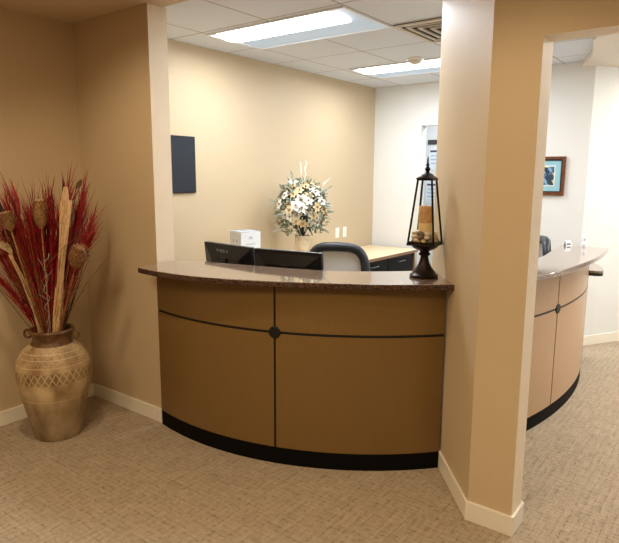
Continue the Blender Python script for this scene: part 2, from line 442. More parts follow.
# angled pillar between the two openings
pil = [(2.472,-.926),(2.472,-.720),(2.612,-.720),(3.225,-1.37),(3.137,-1.468)]
wp = struct('wall_pillar', MB().prism(uvpoly(pil), 0, ZF), M['wall_tan'])
face_mat(wp, M['reveal_lit'], lambda c,n: n.dot(Vector((VX,VY,0))) > .95)
wh = struct('wall_header', MB().prism(uvbox(2.472,2.612,-.720,.36), 2.166, ZF), M['wall_tan'])
face_mat(wh, M['reveal_lit'], lambda c,n: n.z < -.9)
struct('wall_front_right', MB().prism(uvbox(2.472,2.612,.36,3.0), 0, ZF), M['wall_tan'])
struct('wall_lobby_right', MB().prism(uvbox(-4.5,2.472,2.9,3.0), 0, ZF), M['wall_tan'])
struct('wall_lobby_rear', MB().prism(uvbox(-4.6,-4.5,-3.86,3.0), 0, ZF), M['wall_tan'])
# white wall at the far end with a doorway in it
d0, d1, dz = -3.056, -2.15, 2.18
mb = MB().prism(uvbox(6.11,6.23,-3.80,d0), 0, ZC).prism(uvbox(6.11,6.23,d1,-1.90), 0, ZC).prism(uvbox(6.11,6.23,d0,d1), dz, ZC)
struct('wall_far', mb, M['wall_white'])
struct('wall_picture', MB().prism(uvpoly([(5.815,-1.90),(5.815,-1.227),(6.0,-1.10),(6.23,-1.90)]), 0, ZC), M['wall_white'])
nrm = (-RD[1], RD[0])
struct('wall_right', MB().prism([RC, RE, (RE[0]+nrm[0]*.12, RE[1]+nrm[1]*.12), (RC[0]+nrm[0]*.12, RC[1]+nrm[1]*.12)], 0, ZC), M['wall_white'])
struct('wall_aisle', MB().prism(uvpoly([(2.612,REv+.02),(2.612,REv+.12),(REu+.1,REv+.12),(REu+.1,REv+.02)]), 0, ZC), M['wall_white'])
struct('wall_corridor', MB().prism(uvbox(7.25,7.35,-4.4,-1.2), 0, ZC), M['wall_white'])
struct('wall_corridor_side', MB().prism(uvbox(6.23,7.25,-3.86,-3.78), 0, ZC), M['wall_white'])
# baseboards
H0, T0 = .097, .013
def base(name, pts, closed_ends=True):
    mb = MB()
    for (a,b) in zip(pts[:-1], pts[1:]):
        pass
    n = len(pts); off = []
    for i in range(n):
        ds = []
        if i > 0: ds.append((Vector(pts[i])-Vector(pts[i-1])).normalized())
        if i < n-1: ds.append((Vector(pts[i+1])-Vector(pts[i])).normalized())
        ns = [Vector((d.y,-d.x)) for d in ds]
        if len(ns) == 1: q = ns[0]
        else:
            q = (ns[0]+ns[1]).normalized(); q = q/max(.3, q.dot(ns[0]))
        off.append((pts[i][0]+q.x*T0, pts[i][1]+q.y*T0))
    mb.prism(list(pts)+off[::-1], 0, H0)
    return struct(name, mb, M['trim'], bevel=.003)
# points run so that the room lies on the right hand side
base('baseboard_left', [W(-4.5,-3.735), W(2.288,-3.735), W(2.288,-2.945)])
base('baseboard_pillar', [W(3.0,-1.356), W(2.472,-.926), W(2.472,-.720), W(2.612,-.720), W(2.75,-.866)])
base('baseboard_right', [RC, RE])
base('baseboard_picture', [W(5.815,-1.90), W(5.815,-1.227)])
base('baseboard_far', [W(6.11,-3.672), W(6.11,d0)])
base('baseboard_back', [W(2.42,-3.672), W(6.11,-3.672)])

# ------------------------------------------------------------------ arcs
def circ3(a, b, c):
    ax,ay=a; bx,by=b; cx,cy=c
    d=2*(ax*(by-cy)+bx*(cy-ay)+cx*(ay-by))
    ux=((ax*ax+ay*ay)*(by-cy)+(bx*bx+by*by)*(cy-ay)+(cx*cx+cy*cy)*(ay-by))/d
    uy=((ax*ax+ay*ay)*(cx-bx)+(bx*bx+by*by)*(ax-cx)+(cx*cx+cy*cy)*(bx-ax))/d
    return (ux,uy), math.hypot(ax-ux,ay-uy)
class Arc:
    def __init__(s, a, b, c):
        s.o, s.r = circ3(a,b,c); s.t0 = math.atan2(a[1]-s.o[1], a[0]-s.o[0]); s.t1 = math.atan2(c[1]-s.o[1], c[0]-s.o[0])
    def ang(s, p): return math.atan2(p[1]-s.o[1], p[0]-s.o[0])
    def pt(s, t, off=0): return (s.o[0]+(s.r+off)*math.cos(t), s.o[1]+(s.r+off)*math.sin(t))
    def strip(s, t0, t1, o0, o1, n=24):
        return [s.pt(t0+(t1-t0)*i/n, o0) for i in range(n+1)]+[s.pt(t1+(t0-t1)*i/n, o1) for i in range(n+1)]
def spline(pts, k=10):
    out = []
    P = [Vector((*p,0)) for p in pts]; P = [P[0]*2-P[1]]+P+[P[-1]*2-P[-2]]
    for i in range(1,len(P)-2):
        for j in range(k):
            t = j/k; a,b,c,d = P[i-1:i+3]
            q = .5*((2*b)+(c-a)*t+(2*a-5*b+4*c-d)*t*t+(3*b-a-3*c+d)*t**3)
            out.append((q.x,q.y))
    out.append(tuple(pts[-1])); return out

def counter_front(root, arc, t0, t1, tm, z_lo, z_mid, z_hi, end_trim=False, lam='laminate'):
    te = t1-(.012 if end_trim else 0)*(1 if t1 > t0 else -1)
    g = .0065                                          # half width of the black joints
    def dt(d): return d/arc.r*(1 if t1 > t0 else -1)
    for (a,b,side) in ((t0, tm-dt(g), 'l'), (tm+dt(g), t1, 'r')):
        MB().prism(arc.strip(a,b,0,-.018), z_lo, z_mid-.0075).build('lower_panel', M[lam], root, smooth=True)
        MB().prism(arc.strip(a,b,0,-.018), z_mid+.0075, z_hi).build('upper_panel', M[lam], root, smooth=True)
    MB().prism(arc.strip(t0,te,-.003,-.03), z_mid-.010, z_mid+.010).build('horizontal_joint', M['black_lam'], root, smooth=True)
    MB().prism(arc.strip(tm-dt(.009),tm+dt(.009),-.003,-.03,4), z_lo, z_hi).build('vertical_joint', M['black_lam'], root)
    MB().prism(arc.strip(t0,t1,-.001,-.05), 0, z_lo-.001).build('toe_kick', M['black_toe'], root, smooth=True)
    MB().prism(arc.strip(t0,te,-.032,-.055), z_lo, z_hi).build('rear_panel', M['black_lam'], root, smooth=True)
    p = arc.pt(tm,0); d = Vector((p[0]-arc.o[0],p[1]-arc.o[1],0)).normalized()
    c = Vector((p[0],p[1],z_mid))
    mb = MB(); n=28; w = Vector((-d.y,d.x,0)); vs=[]
    for k,r in ((-.01,.034),(.004,.034),(.007,.031)):
        for i in range(n):
            a=2*PI*i/n; vs.append(c+d*k+w*(r*math.cos(a))+Vector((0,0,r*math.sin(a))))
    fs=[(k*n+i,k*n+(i+1)%n,(k+1)*n+(i+1)%n,(k+1)*n+i) for k in (0,1) for i in range(n)]+[tuple(range(n)),tuple(range(2*n,3*n))]
    mb.add(vs,fs).build('round_boss', M['black_lam'], root, smooth=True)
    if end_trim:
        MB().prism(arc.strip(t1,t1+dt(.004),.001,-.018,2), z_lo, z_hi).build('end_trim', M['black_lam'], root)

# ---- near counter
A1 = Arc((-.963,3.582),(-.190,3.064),(.730,3.02))
rc = thing('reception_counter', 'curved tan reception counter with black toe kick between stub wall and pillar', 'counter', (0,0,0), group='reception counters')
tm1 = A1.ang((-.188,3.066))
counter_front(rc, A1, A1.t0, A1.t1, tm1, .099, .768, 1.034)
front = spline([(-1.028,3.408),(-.865,3.262),(-.596,3.098),(-.18,2.972),(.208,2.912),(.462,2.896),(.748,2.908)])
back = spline([(.722,3.355),(.36,3.315),(.06,3.345),(-.33,3.51),(-.668,3.668),(-.875,3.76)])
left_end = [W(2.43,-2.940), W(2.283,-2.940)]
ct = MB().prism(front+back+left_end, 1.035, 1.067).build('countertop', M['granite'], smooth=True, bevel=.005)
face_mat(ct, M['granite_unlit_edge'], lambda c,n: n.z < .5)
tag(ct, 'long curved speckled brown stone countertop carrying the black lantern', 'countertop', 'stone countertops')

# ---- far counter, in the right hand aisle
A2 = Arc((1.405,3.5),(1.75,3.84),(2.24,4.57))
t20 = A2.ang((1.06,3.235)); t21 = A2.ang((2.24,4.57)); t2m = A2.ang((1.639,3.719))
rc2 = thing('reception_counter', 'second curved tan reception counter seen through the right-hand opening', 'counter', (0,0,0), group='reception counters')
counter_front(rc2, A2, t20, t21, t2m, .09, .757, 1.034, end_trim=True, lam='laminate_lit')
f2 = spline([(1.00,2.975),(1.29,3.2),(1.477,3.36),(1.864,3.80),(2.13,4.16),(2.332,4.473)])
b2 = spline([(2.058,4.693),(1.80,4.28),(1.574,3.93),(1.3,3.66),(1.06,3.44),(.93,3.33)])
ct2 = MB().prism(f2+b2, 1.035, 1.067).build('countertop', M['granite'], smooth=True, bevel=.005)
tag(ct2, 'second speckled brown stone countertop with pointed end seen through right-hand opening', 'countertop', 'stone countertops')
sh = [(2.20,4.63),(2.33,4.56),(2.41,4.68),(2.465,4.85),(2.49,5.02),(2.48,5.17),(2.36,5.20),(2.27,4.95)]
MB().prism(spline(sh+[sh[0]],5)[:-1], .855, .872).build('side_shelf', M['granite'], rc2, smooth=True)
MB().prism(spline(sh+[sh[0]],5)[:-1], .83, .855).build('shelf_edge', M['black_lam'], rc2, smooth=True)
MB().prism([(2.17,4.66),(2.19,4.65),(2.33,5.13),(2.31,5.14)], 0, .829).build('shelf_support', M['black_lam'], rc2)

# ------------------------------------------------------------------ staff desk behind the near counter
dk = thing('staff_desk', 'lower work desk hidden behind the near reception counter, under the monitors', 'desk')
ra = A1.strip(A1.t0+.10, A1.t1-.03, -.06, -.62)
MB().prism(ra, .71, .738).build('desktop', M['desk_wood'], dk, smooth=True)
for t in (A1.t0+.14, A1.t1-.06):
    MB().prism(A1.strip(t-.006,t+.006,-.10,-.58,1), 0, .709).build('side_panel', M['black_lam'], dk)

# ------------------------------------------------------------------ credenza along the tan back wall
cd = thing('credenza', 'pale wood topped credenza with black drawers along the tan back wall', 'cabinet')
u0,u1,vb,vf = 3.3,6.02,-3.655,-3.0
MB().prism(uvbox(u0,u1,vb,vf), .752,.785).build('worktop', M['desk_wood'], cd, bevel=.003)
MB().prism(uvbox(u0,u1,vf,vf+.004), .753,.784).build('front_edging', M['desk_edge'], cd)
MB().prism(uvbox(u0+.03,u1-.035,vb+.02,vf-.06), .05,.751).build('carcass', M['drawer'], cd)
MB().prism(uvbox(u1-.034,u1-.012,vb+.02,vf-.03), 0,.751).build('end_panel', M['desk_edge'], cd)
MB().prism(uvbox(u0+.05,u1-.06,vb+.05,vf-.10), 0,.049).build('plinth', M['black_toe'], cd)
for k in range(4):
    a = u1-.04-.58*(k+1); bb = a+.572
    for (z0,z1) in ((.53,.745),(.30,.525),(.06,.295)):
        d = MB().prism(uvbox(a,bb,vf-.059,vf-.04), z0,z1).build('drawer', M['drawer'], cd, bevel=.002)
        p0 = W((a+bb)/2-.07, vf-.02); p1 = W((a+bb)/2+.07, vf-.02); q0 = W((a+bb)/2-.07, vf-.04); q1 = W((a+bb)/2+.07, vf-.04)
        zz = z1-.06
        MB().tube([(*q0,zz),(*p0,zz),(*p1,zz),(*q1,zz)], .006, 6).build('drawer_handle', M['steel'], d, smooth=True)

# ------------------------------------------------------------------ monitors
def text_mesh(name, s, size, m, parent, mtx, depth=.001):
    cu = bpy.data.curves.new(name,'FONT'); cu.body = s; cu.size = size; cu.extrude = depth; cu.align_x='CENTER'; cu.align_y='CENTER'
    to = bpy.data.objects.new(name+'_tmp', cu); COL.objects.link(to)
    dg = bpy.context.evaluated_depsgraph_get(); dg.update()
    me = bpy.data.meshes.new_from_object(to.evaluated_get(dg)); me.name = name
    bpy.data.objects.remove(to)
    o = bpy.data.objects.new(name, me); COL.objects.link(o); me.materials.clear(); me.materials.append(m)
    o.parent = parent; o.matrix_local = mtx
    return o
def monitor(pa, pb, label, logo, tilt=math.radians(6)):
    """pa, pb: plan ends of the top edge; local x along the screen, back faces local -y"""
    c = ((pa[0]+pb[0])/2,(pa[1]+pb[1])/2); rz = math.atan2(pb[1]-pa[1],pb[0]-pa[0]); w = math.hypot(pb[0]-pa[0],pb[1]-pa[1])
    r = thing('computer_monitor', label, 'monitor', (*c,.738), rz, 'black monitors behind the near counter')
    h = .315; zt = .412
    R = Matrix.Rotation(tilt,3,'X')
    def P(x,y,z): return R @ Vector((x,y,z-zt)) + Vector((0,0,zt))
    # rear shell: flat rim, sloping to a raised middle
    mb = MB()
    x = w/2
    o0 = [P(-x,0,zt),P(x,0,zt),P(x,0,zt-h),P(-x,0,zt-h)]
    o1 = [P(-x,-.018,zt),P(x,-.018,zt),P(x,-.018,zt-h),P(-x,-.018,zt-h)]
    o2 = [P(-x*.94,-.022,zt-.02),P(x*.94,-.022,zt-.02),P(x*.94,-.022,zt-h+.02),P(-x*.94,-.022,zt-h+.02)]
    o3 = [P(-x*.60,-.052,zt-.085),P(x*.60,-.052,zt-.085),P(x*.60,-.052,zt-h+.03),P(-x*.60,-.052,zt-h+.03)]
    vs = o0+o1+o2+o3
    fs = [(0,1,2,3),(12,13,14,15)]
    for k in range(3):
        for i in range(4):
            j=(i+1)%4; fs.append((k*4+i,k*4+j,(k+1)*4+j,(k+1)*4+i))
    mb.add(vs,fs).build('rear_shell', M['mon_black'], r)
    MB().box((0,0,0),(w,.012,h)).build('bezel', M['mon_edge'], r, bevel=.003).matrix_local = Matrix.Translation(P(0,.0065,zt-h/2)) @ R.to_4x4()
    MB().box((0,0,0),(w-.03,.002,h-.04)).build('screen', M['screen'], r).matrix_local = Matrix.Translation(P(0,.0135,zt-h/2)) @ R.to_4x4()
    MB().box(P(0,-.06,.20),(.06,.03,.26)).build('stand_neck', M['mon_black'], r, bevel=.005)
    MB().prism([(-.11,-.15),(.11,-.15),(.11,.05),(-.11,.05)],0,.014).build('stand_base', M['mon_black'], r, bevel=.005)
    # raised maker lettering on the upper band of the back
    if not logo: return r
    m4 = Matrix.Translation(P(-.02,-.0375,zt-.052)) @ R.to_4x4() @ Matrix.Rotation(PI/2+math.atan2(.030,.065),4,'X')
    text_mesh('lettering','DELL',.062,M['mon_logo'],r,m4)
    return r
monitor((-.735,4.085),(-.368,3.742), 'left black monitor with grey lettering on its back, behind the counter', True)
monitor((-.350,3.720),(.078,3.482), 'right black monitor with its back to the counter, beside the office chair', False)

# ------------------------------------------------------------------ office chair
ch = thing('office_chair', 'office chair with grey mesh back and dark rim behind near counter', 'chair', (.235,4.42,0), math.radians(-12), 'office chairs')
def back_pt(sx, sz, bulge=0):                          # sx -1..1, sz 0..1
    return Vector((sx*.235, -.21+.055*(1-sx*sx)*-1+.10*(sz-.3)**2+ .06 + bulge, .55+.545*sz))
def rim_outline(n=48):
    out=[]
    for i in range(n):
        a=2*PI*i/n; c,s=math.cos(a),math.sin(a); e=.42
        x=abs(c)**e*(1 if c>=0 else -1); z=abs(s)**e*(1 if s>=0 else -1)
        top = .93 if z>0 else 1.0
        x = x*(1-.10*max(0,z)**2)*(1-.18*max(0,-z))
        out.append(back_pt(x*.94, .5+.5*z*top+.035*(1-x*x)*max(0,z)))
    return out
MB().tube(rim_outline(), (.034), 10, closed=True).build('back_rim', M['chair_rim'], ch, smooth='all')
def mesh_fn(a,b):
    x=(a*2-1); z=(b*2-1)
    k = (1-abs(z)**5)**.2 if abs(z)<1 else 0
    k=max(.35,k)
    return back_pt(x*.90*k*(1-.10*max(0,z)**2)*(1-.18*max(0,-z)), .5+.47*z, .01)
MB().grid(mesh_fn,16,16).build('back_mesh', M['chair_mesh'], ch, smooth='all')
MB().lathe([(.20,0),(.245,.02),(.25,.05),(.235,.08),(.12,.09)],32,(0,.06,.43)).build('seat', M['chair_seat'], ch, smooth=True)
MB().tube([(0,.0,.42),(0,-.17,.43),(0,-.21,.55),(0,-.195,.75)],[(.03,.012)]*4,8).build('back_support', M['plastic_blk'], ch, smooth=True)
for s in (-1,1):
    MB().tube([(s*.20,.06,.45),(s*.29,.06,.45),(s*.30,.06,.66)],.016,8).box((s*.30,.06,.675),(.07,.25,.03)).build('armrest', M['plastic_blk'], ch, smooth=True)
MB().lathe([(.03,.10),(.03,.25),(.02,.25),(.02,.43)],16,(0,.06,0)).build('gas_column', M['plastic_blk'], ch, smooth=True)
for k in range(5):
    a=2*PI*k/5+.3; e=(.29*math.cos(a),.06+.29*math.sin(a))
    g=MB().tube([(0,.06,.12),(e[0],e[1],.075)],[.026,.016],8).build('base_leg', M['plastic_blk'], ch, smooth=True)
    MB().blob((e[0],e[1],.030),(.030,.030,.030),10,8).build('caster', M['plastic_blk'], g, smooth='all')
dup(ch, (1.81,4.83,0), math.radians(80), 'office chair half hidden by pillar behind second counter', 'office chairs')

# ------------------------------------------------------------------ white carton
bx = thing('carton', 'white square carton with faint grey print on the credenza behind left monitor', 'box', (*W(3.57,-3.40),.785), math.radians(36))
MB().box((0,0,.18),(.19,.19,.36)).build('box_body', M['white_box'], bx, bevel=.003)
MB().box((-.05,0,.362),(.088,.19,.003)).box((.05,0,.362),(.088,.19,.003)).build('top_flaps', M['box_print'], bx)
mb=MB()
for zz,ww in ((.20,.10),(.17,.12),(.14,.11),(.11,.12),(.24,.09)):
    mb.box((.0,-.0955,zz+.02),(ww,.001,.007))
mb.box((.0,-.0955,.315),(.03,.001,.016)).box((-.012,-.0955,.302),(.006,.001,.012)).box((.012,-.0955,.302),(.006,.001,.012))
mb.build('front_print', M['box_print'], bx)
for yy in (-.03,.03): MB().box((-.0955,yy,.285),(.001,.016,.026)).build('side_icon',M['box_print'],bx)

# ------------------------------------------------------------------ wall things inside the office
pn = thing('wall_panel', 'flat dark slate rectangular panel mounted on the tan back wall', 'panel')
wv=-3.672
MB().prism(uvbox(3.005,3.265,wv,wv+.018),1.471,1.922).build('panel_board', M['panel_grey'], pn, bevel=.003)
MB().prism(uvbox(3.012,3.258,wv+.018,wv+.020),1.478,1.482).prism(uvbox(3.012,3.258,wv+.018,wv+.020),1.911,1.915).build('panel_border', M['black_lam'], pn)
def plate(u, label, toggles):
    r=thing('switch_plate',label,'switch',group='white wall plates on back wall')
    MB().prism(uvbox(u-.036,u+.036,wv,wv+.006),.925,1.04).build('plate',M['switch'],r,bevel=.002)
    MB().prism(uvbox(u-.012,u+.012,wv+.006,wv+.012),.955,1.01).build('rocker',M['trim'],r,bevel=.002)
plate(to_uv(.309,6.478)[0],'left white wall plate on tan back wall beside flowers',1)
plate(to_uv(.398,6.595)[0],'right white wall plate on tan back wall, nearer the corner',1)

# through the doorway: corridor notices
def corridor(px):  return px
sg=thing('wall_sign','small dark sign plate on corridor wall beyond the far doorway','sign')
MB().prism(uvbox(7.238,7.249,-3.52,-3.26),2.03,2.092).build('sign_board',M['sign_dark'],sg,bevel=.002)
def notice(v0,v1,z0,z1,label):
    r=thing('paper_notice',label,'notice',group='paper notices on the corridor wall')
    MB().prism(uvbox(7.242,7.249,v0,v1),z0,z1).build('sheet',M['paper'],r)
    MB().prism(uvbox(7.241,7.242,v0+.02,v1-.02),z1-.06,z1-.035).build('heading',M['print_dark'],r)
    mb=MB(); z=z1-.10
    while z>z0+.05:
        mb.prism(uvbox(7.241,7.242,v0+.03,v1-.03),z-.012,z); z-=.05
    mb.build('text_lines',M['print_blue'],r)
notice(-3.50,-3.20,1.70,1.99,'upper pale paper notice seen through the doorway above lantern cap')
notice(-3.53,-3.27,1.26,1.55,'lower pale paper notice seen through doorway behind the lantern glass')

# framed picture on the right
pf=thing('framed_picture','framed abstract blue print with walnut frame on the white wall','picture')
pu=5.815; v0,v1,z0,z1=-1.76,-1.412,1.443,1.803
def rect_frame(name,v0,v1,z0,z1,w,ua,ub,m,par):
    MB().prism(uvbox(ua,ub,v0,v0+w),z0,z1).prism(uvbox(ua,ub,v1-w,v1),z0,z1).prism(uvbox(ua,ub,v0+w,v1-w),z0,z0+w).prism(uvbox(ua,ub,v0+w,v1-w),z1-w,z1).build(name,m,par,bevel=.002)
rect_frame('frame',v0,v1,z0,z1,.026,pu-.025,pu,M['frame_wood'],pf)
rect_frame('frame_lip',v0+.026,v1-.026,z0+.026,z1-.026,.012,pu-.018,pu,M['frame_dark'],pf)
MB().prism(uvbox(pu-.010,pu,v0+.038,v1-.038),z0+.038,z1-.038).build('mount',M['mat_blue'],pf)
MB().prism(uvbox(pu-.012,pu-.010,v0+.088,v1-.088),z0+.083,z1-.083).build('mount_border',M['mat_white'],pf)
MB().prism(uvbox(pu-.014,pu-.012,v0+.098,v1-.098),z0+.093,z1-.093).build('print',M['print'],pf)

# little things on the far counter's back corner
cdh=thing('tent_card','small white folded card standing on far end of second countertop','card',(2.085,4.64,1.067),math.radians(20)); cdh.scale=(.8,.8,.8)
MB().add([(-.035,-.018,0),(.035,-.018,0),(.035,0,.055),(-.035,0,.055),(-.035,.018,0),(.035,.018,0)],[(0,1,2,3),(3,2,5,4)]).build('folded_card',M['paper'],cdh)
MB().add([(-.025,-.0165,.010),(.025,-.0165,.010),(.025,-.012,.024),(-.025,-.012,.024)],[(0,1,2,3)]).build('printed_band',M['print_dark'],cdh)
bo=thing('pump_bottle','small white pump bottle on far end of second countertop','bottle',(2.185,4.565,1.067),0); bo.scale=(.75,.75,.75)
MB().lathe([(.020,0),(.022,.006),(.022,.045),(.010,.06)],20).build('bottle_body',M['bottle_white'],bo,smooth=True)
MB().lathe([(.006,.06),(.006,.08),(.009,.08),(.009,.088)],12).tube([(0,0,.084),(-.022,0,.084)],.004,6).build('pump',M['print_blue'],bo,smooth=True)

# ------------------------------------------------------------------ ceiling things
def troffer(u,v,label,group):
    """u,v: corner with the smallest u and v of a 2x4 fixture; long side along v"""
    r=thing('ceiling_light',label,'ceiling light',group=group)
    a,b=.605,1.215; z=ZC
    MB().prism(uvbox(u,u+.018,v,v+b),z-.012,z-.0005).prism(uvbox(u+a-.018,u+a,v,v+b),z-.012,z-.0005).prism(uvbox(u+.018,u+a-.018,v,v+.018),z-.012,z-.0005).prism(uvbox(u+.018,u+a-.018,v+b-.018,v+b),z-.012,z-.0005).build('frame',M['fixture'],r)
    MB().prism(uvbox(u+.018,u+a-.018,v+.018,v+b-.018),z-.006,z-.0006).build('reflector',M['lens_side'],r)
    # bowed bright lens along the fixture
    n=12; lo=[];
    def fn(s,t):
        uu=u+.03+.29*s; vv=v+.07+(b-.22)*t
        zz=z-.007-0.026*math.sin(PI*s)**.8
        return (*W(uu,vv),zz)
    mb=MB().grid(fn,n,1)
    mb.build('lens',M['lens'],r,smooth='all')
    for vv in (v+.07,v+b-.15):
        pts=[(*W(u+.03+.29*i/n,vv),z-.007-0.026*math.sin(PI*i/n)**.8) for i in range(n+1)]
        MB().add(pts,[tuple(range(n+1))]).build('lens_end',M['lens'],r)
    return r
troffer(3.10,-3.32,'large rectangular ceiling light nearest the front, above the monitors','ceiling lights')
troffer(4.89,-3.24,'second rectangular ceiling light farther back near the white wall','ceiling lights')
vt=thing('air_vent','square ceiling air vent with concentric louvres at right of the ceiling','vent')
vu,vv_,sz=3.69,-2.09,.60
MB().prism(uvbox(vu,vu+sz,vv_,vv_+sz),ZC-.004,ZC-.0005).build('vent_back',M['vent_dark'],vt)
rect=[]
for k in range(5):
    d=.0+.062*k; w=.030 if k==0 else .016
    mb=MB(); a0,a1,b0,b1=vu+d,vu+sz-d,vv_+d,vv_+sz-d
    for q in (uvbox(a0,a0+w,b0,b1),uvbox(a1-w,a1,b0,b1),uvbox(a0+w,a1-w,b0,b0+w),uvbox(a0+w,a1-w,b1-w,b1)): mb.prism(q,ZC-.016,ZC-.006)
    mb.build('louvre' if k else 'vent_frame',M['vent'],vt)
sd=thing('smoke_detector','small round white smoke detector on the ceiling beside the farther light','smoke detector',(.925,5.33,ZC))
MB().lathe([(.075,-.0005),(.075,-.012),(.06,-.02)],28).build('mount',M['switch'],sd,smooth=True)
MB().lathe([(.058,-.020),(.055,-.036),(.035,-.048),(.012,-.05)],28).build('sensor_cap',M['vent'],sd,smooth=True)

# ------------------------------------------------------------------ lantern on the countertop
LX,LY,LZ=.629,3.135,1.067
lt=thing('lantern','tall black metal lantern with tapered glass on the near countertop','lantern',(LX,LY,LZ),math.radians(-30))
lz=lambda z:z
MB().lathe([(.074,0),(.078,.004),(.078,.012),(.070,.020),(.066,.022),(.058,.034),(.042,.055),(.029,.080),(.022,.105),(.021,.118)],40).build('pedestal',M['bronze'],lt,smooth=True)
MB().lathe([(.021,.118),(.030,.122),(.032,.130),(.024,.138),(.027,.146),(.055,.157),(.070,.169),(.073,.178)],40).build('bowl',M['bronze'],lt,smooth=True)
s0,s1,za,zb=.072,.038,.184,.532
MB().box((0,0,.182),(.158,.158,.010)).build('tray',M['bronze'],lt,bevel=.003)
for sx,sy in ((-1,-1),(1,-1),(1,1),(-1,1)):
    MB().tube([(sx*s0,sy*s0,za),(sx*s1,sy*s1,zb)],0.0062,6).build('corner_post',M['bronze'],lt,smooth=True)
def side_bars(s,z,t):
    mb=MB()
    for sg in (-1,1):
        mb.box((0,sg*s,z),(2*s,t,t*1.4)); mb.box((sg*s,0,z),(t,2*s,t*1.4))
    return mb
side_bars(s0,za+.008,.008).build('lower_rail',M['bronze'],lt)
side_bars(s1,zb-.002,.008).build('upper_rail',M['bronze'],lt)
for k in range(4):
    a=k*PI/2; R3=Matrix.Rotation(a,3,'Z')
    vs=[R3@Vector(p) for p in ((-s0,-s0,za+.012),(s0,-s0,za+.012),(s1,-s1,zb-.008),(-s1,-s1,zb-.008))]
    MB().add(vs,[(0,1,2,3)]).build('glass_pane',M['glass'],lt)
# square eaved cap running into a dome
mb=MB(); n=24; prof=[(.046,.528,1),(.047,.536,1),(.042,.543,.75),(.035,.550,.4),(.029,.558,.15),(.018,.564,0),(.008,.567,0)]
vs=[];fs=[]
for r,z,q in prof:
    for i in range(n):
        a=2*PI*i/n; sq=1/max(abs(math.cos(a)),abs(math.sin(a))); k=r*(1+(sq-1)*q*.95)
        vs.append((k*math.cos(a),k*math.sin(a),z))
for k in range(len(prof)-1):
    for i in range(n): fs.append((k*n+i,k*n+(i+1)%n,(k+1)*n+(i+1)%n,(k+1)*n+i))
fs+= [tuple(range(n)),tuple((len(prof)-1)*n+i for i in range(n))]
mb.add(vs,fs).build('cap',M['bronze'],lt,smooth=True)
MB().lathe([(.008,.566),(.013,.569),(.008,.573),(.0135,.580),(.0155,.585),(.010,.594),(.006,.600),(.010,.606),(.006,.613),(.004,.626),(.005,.631),(.002,.648),(.001,.652)],20).build('finial',M['bronze'],lt,smooth=True)
cn=thing('pillar_candle','tan pillar candle with brown top standing inside the lantern','candle',(LX-.002,LY,LZ+.188))
MB().lathe([(.034,0),(.036,.004),(.036,.110)],32).build('wax_body',M['candle'],cn,smooth=True)
MB().lathe([(.036,.110),(.036,.196),(.033,.201),(.022,.197),(.006,.194)],32).build('wax_top',M['candle_top'],cn,smooth=True)
MB().tube([(0,0,.194),(.001,0,.206)],.0015,6).build('wick',M['wick'],cn)
kinds=[('stone_tan','smooth tan pebble heaped round the candle inside the black lantern','tan lantern pebbles'),('stone_grey','dark grey pebble heaped round the candle inside the black lantern','grey lantern pebbles'),('stone_pale','pale cream pebble heaped round the candle inside the black lantern','pale lantern pebbles')]
protos={}
cR=Matrix.Rotation(math.radians(-30),3,'Z')
spots=[]
for lay,(zz,nn,rr) in enumerate(((.202,9,.052),(.223,9,.050),(.242,7,.047))):
    for i in range(nn):
        a=2*PI*(i+.5*lay)/nn
        sq=min(1.15,1/max(abs(math.cos(a)),abs(math.sin(a))))
        spots.append((rr*sq*math.cos(a),rr*sq*math.sin(a),zz))
for i,(x,y,z) in enumerate(spots):
    kd=kinds[(0,1,2,0,2,1,0)[i%7]]
    p=cR@Vector((x,y,z)); loc=(LX+p.x,LY+p.y,LZ+p.z)
    if kd[0] not in protos:
        o=MB().blob((0,0,0),(.0205,.0165,.0128),12,8,.05).build('pebble',M[kd[0]],smooth='all'); protos[kd[0]]=o
    else:
        o=protos[kd[0]].copy(); COL.objects.link(o)
    o.location=loc; o.rotation_euler=(random.uniform(-.35,.35),random.uniform(-.35,.35),random.uniform(0,6)); k=random.uniform(.9,1.12); o.scale=(k,k,k)
    tag(o,kd[1],'pebble',kd[2])

# ------------------------------------------------------------------ flowers on the credenza
FX,FY=-.072,5.42
va=thing('pedestal_vase','cream pedestal vase holding white flowers on the credenza','vase',(FX,FY,.785))
MB().lathe([(.062,0),(.064,.008),(.050,.018),(.024,.05),(.020,.08),(.028,.10)],32).build('foot',M['ped_vase'],va,smooth=True)
MB().lathe([(.028,.10),(.050,.125),(.066,.17),(.070,.215),(.064,.245),(.074,.270),(.076,.276),(.068,.276),(.058,.245),(.050,.18),(.02,.13)],32).build('bowl',M['ped_vase'],va,smooth=True)
bq=thing('flower_bouquet','domed bouquet of white and cream flowers in the pedestal vase','flowers',(FX,FY,1.045))
rf=random.Random(3)
CZ=.255; RX,RZ=.228,.272
def on_shell(th,ph,k=1.0):
    d=Vector((math.sin(th)*math.cos(ph),math.sin(th)*math.sin(ph),math.cos(th)))
    return Vector((d.x*RX*k,d.y*RX*k,CZ+d.z*RZ*k-(0.06 if d.z<-.3 else 0)*0)),d
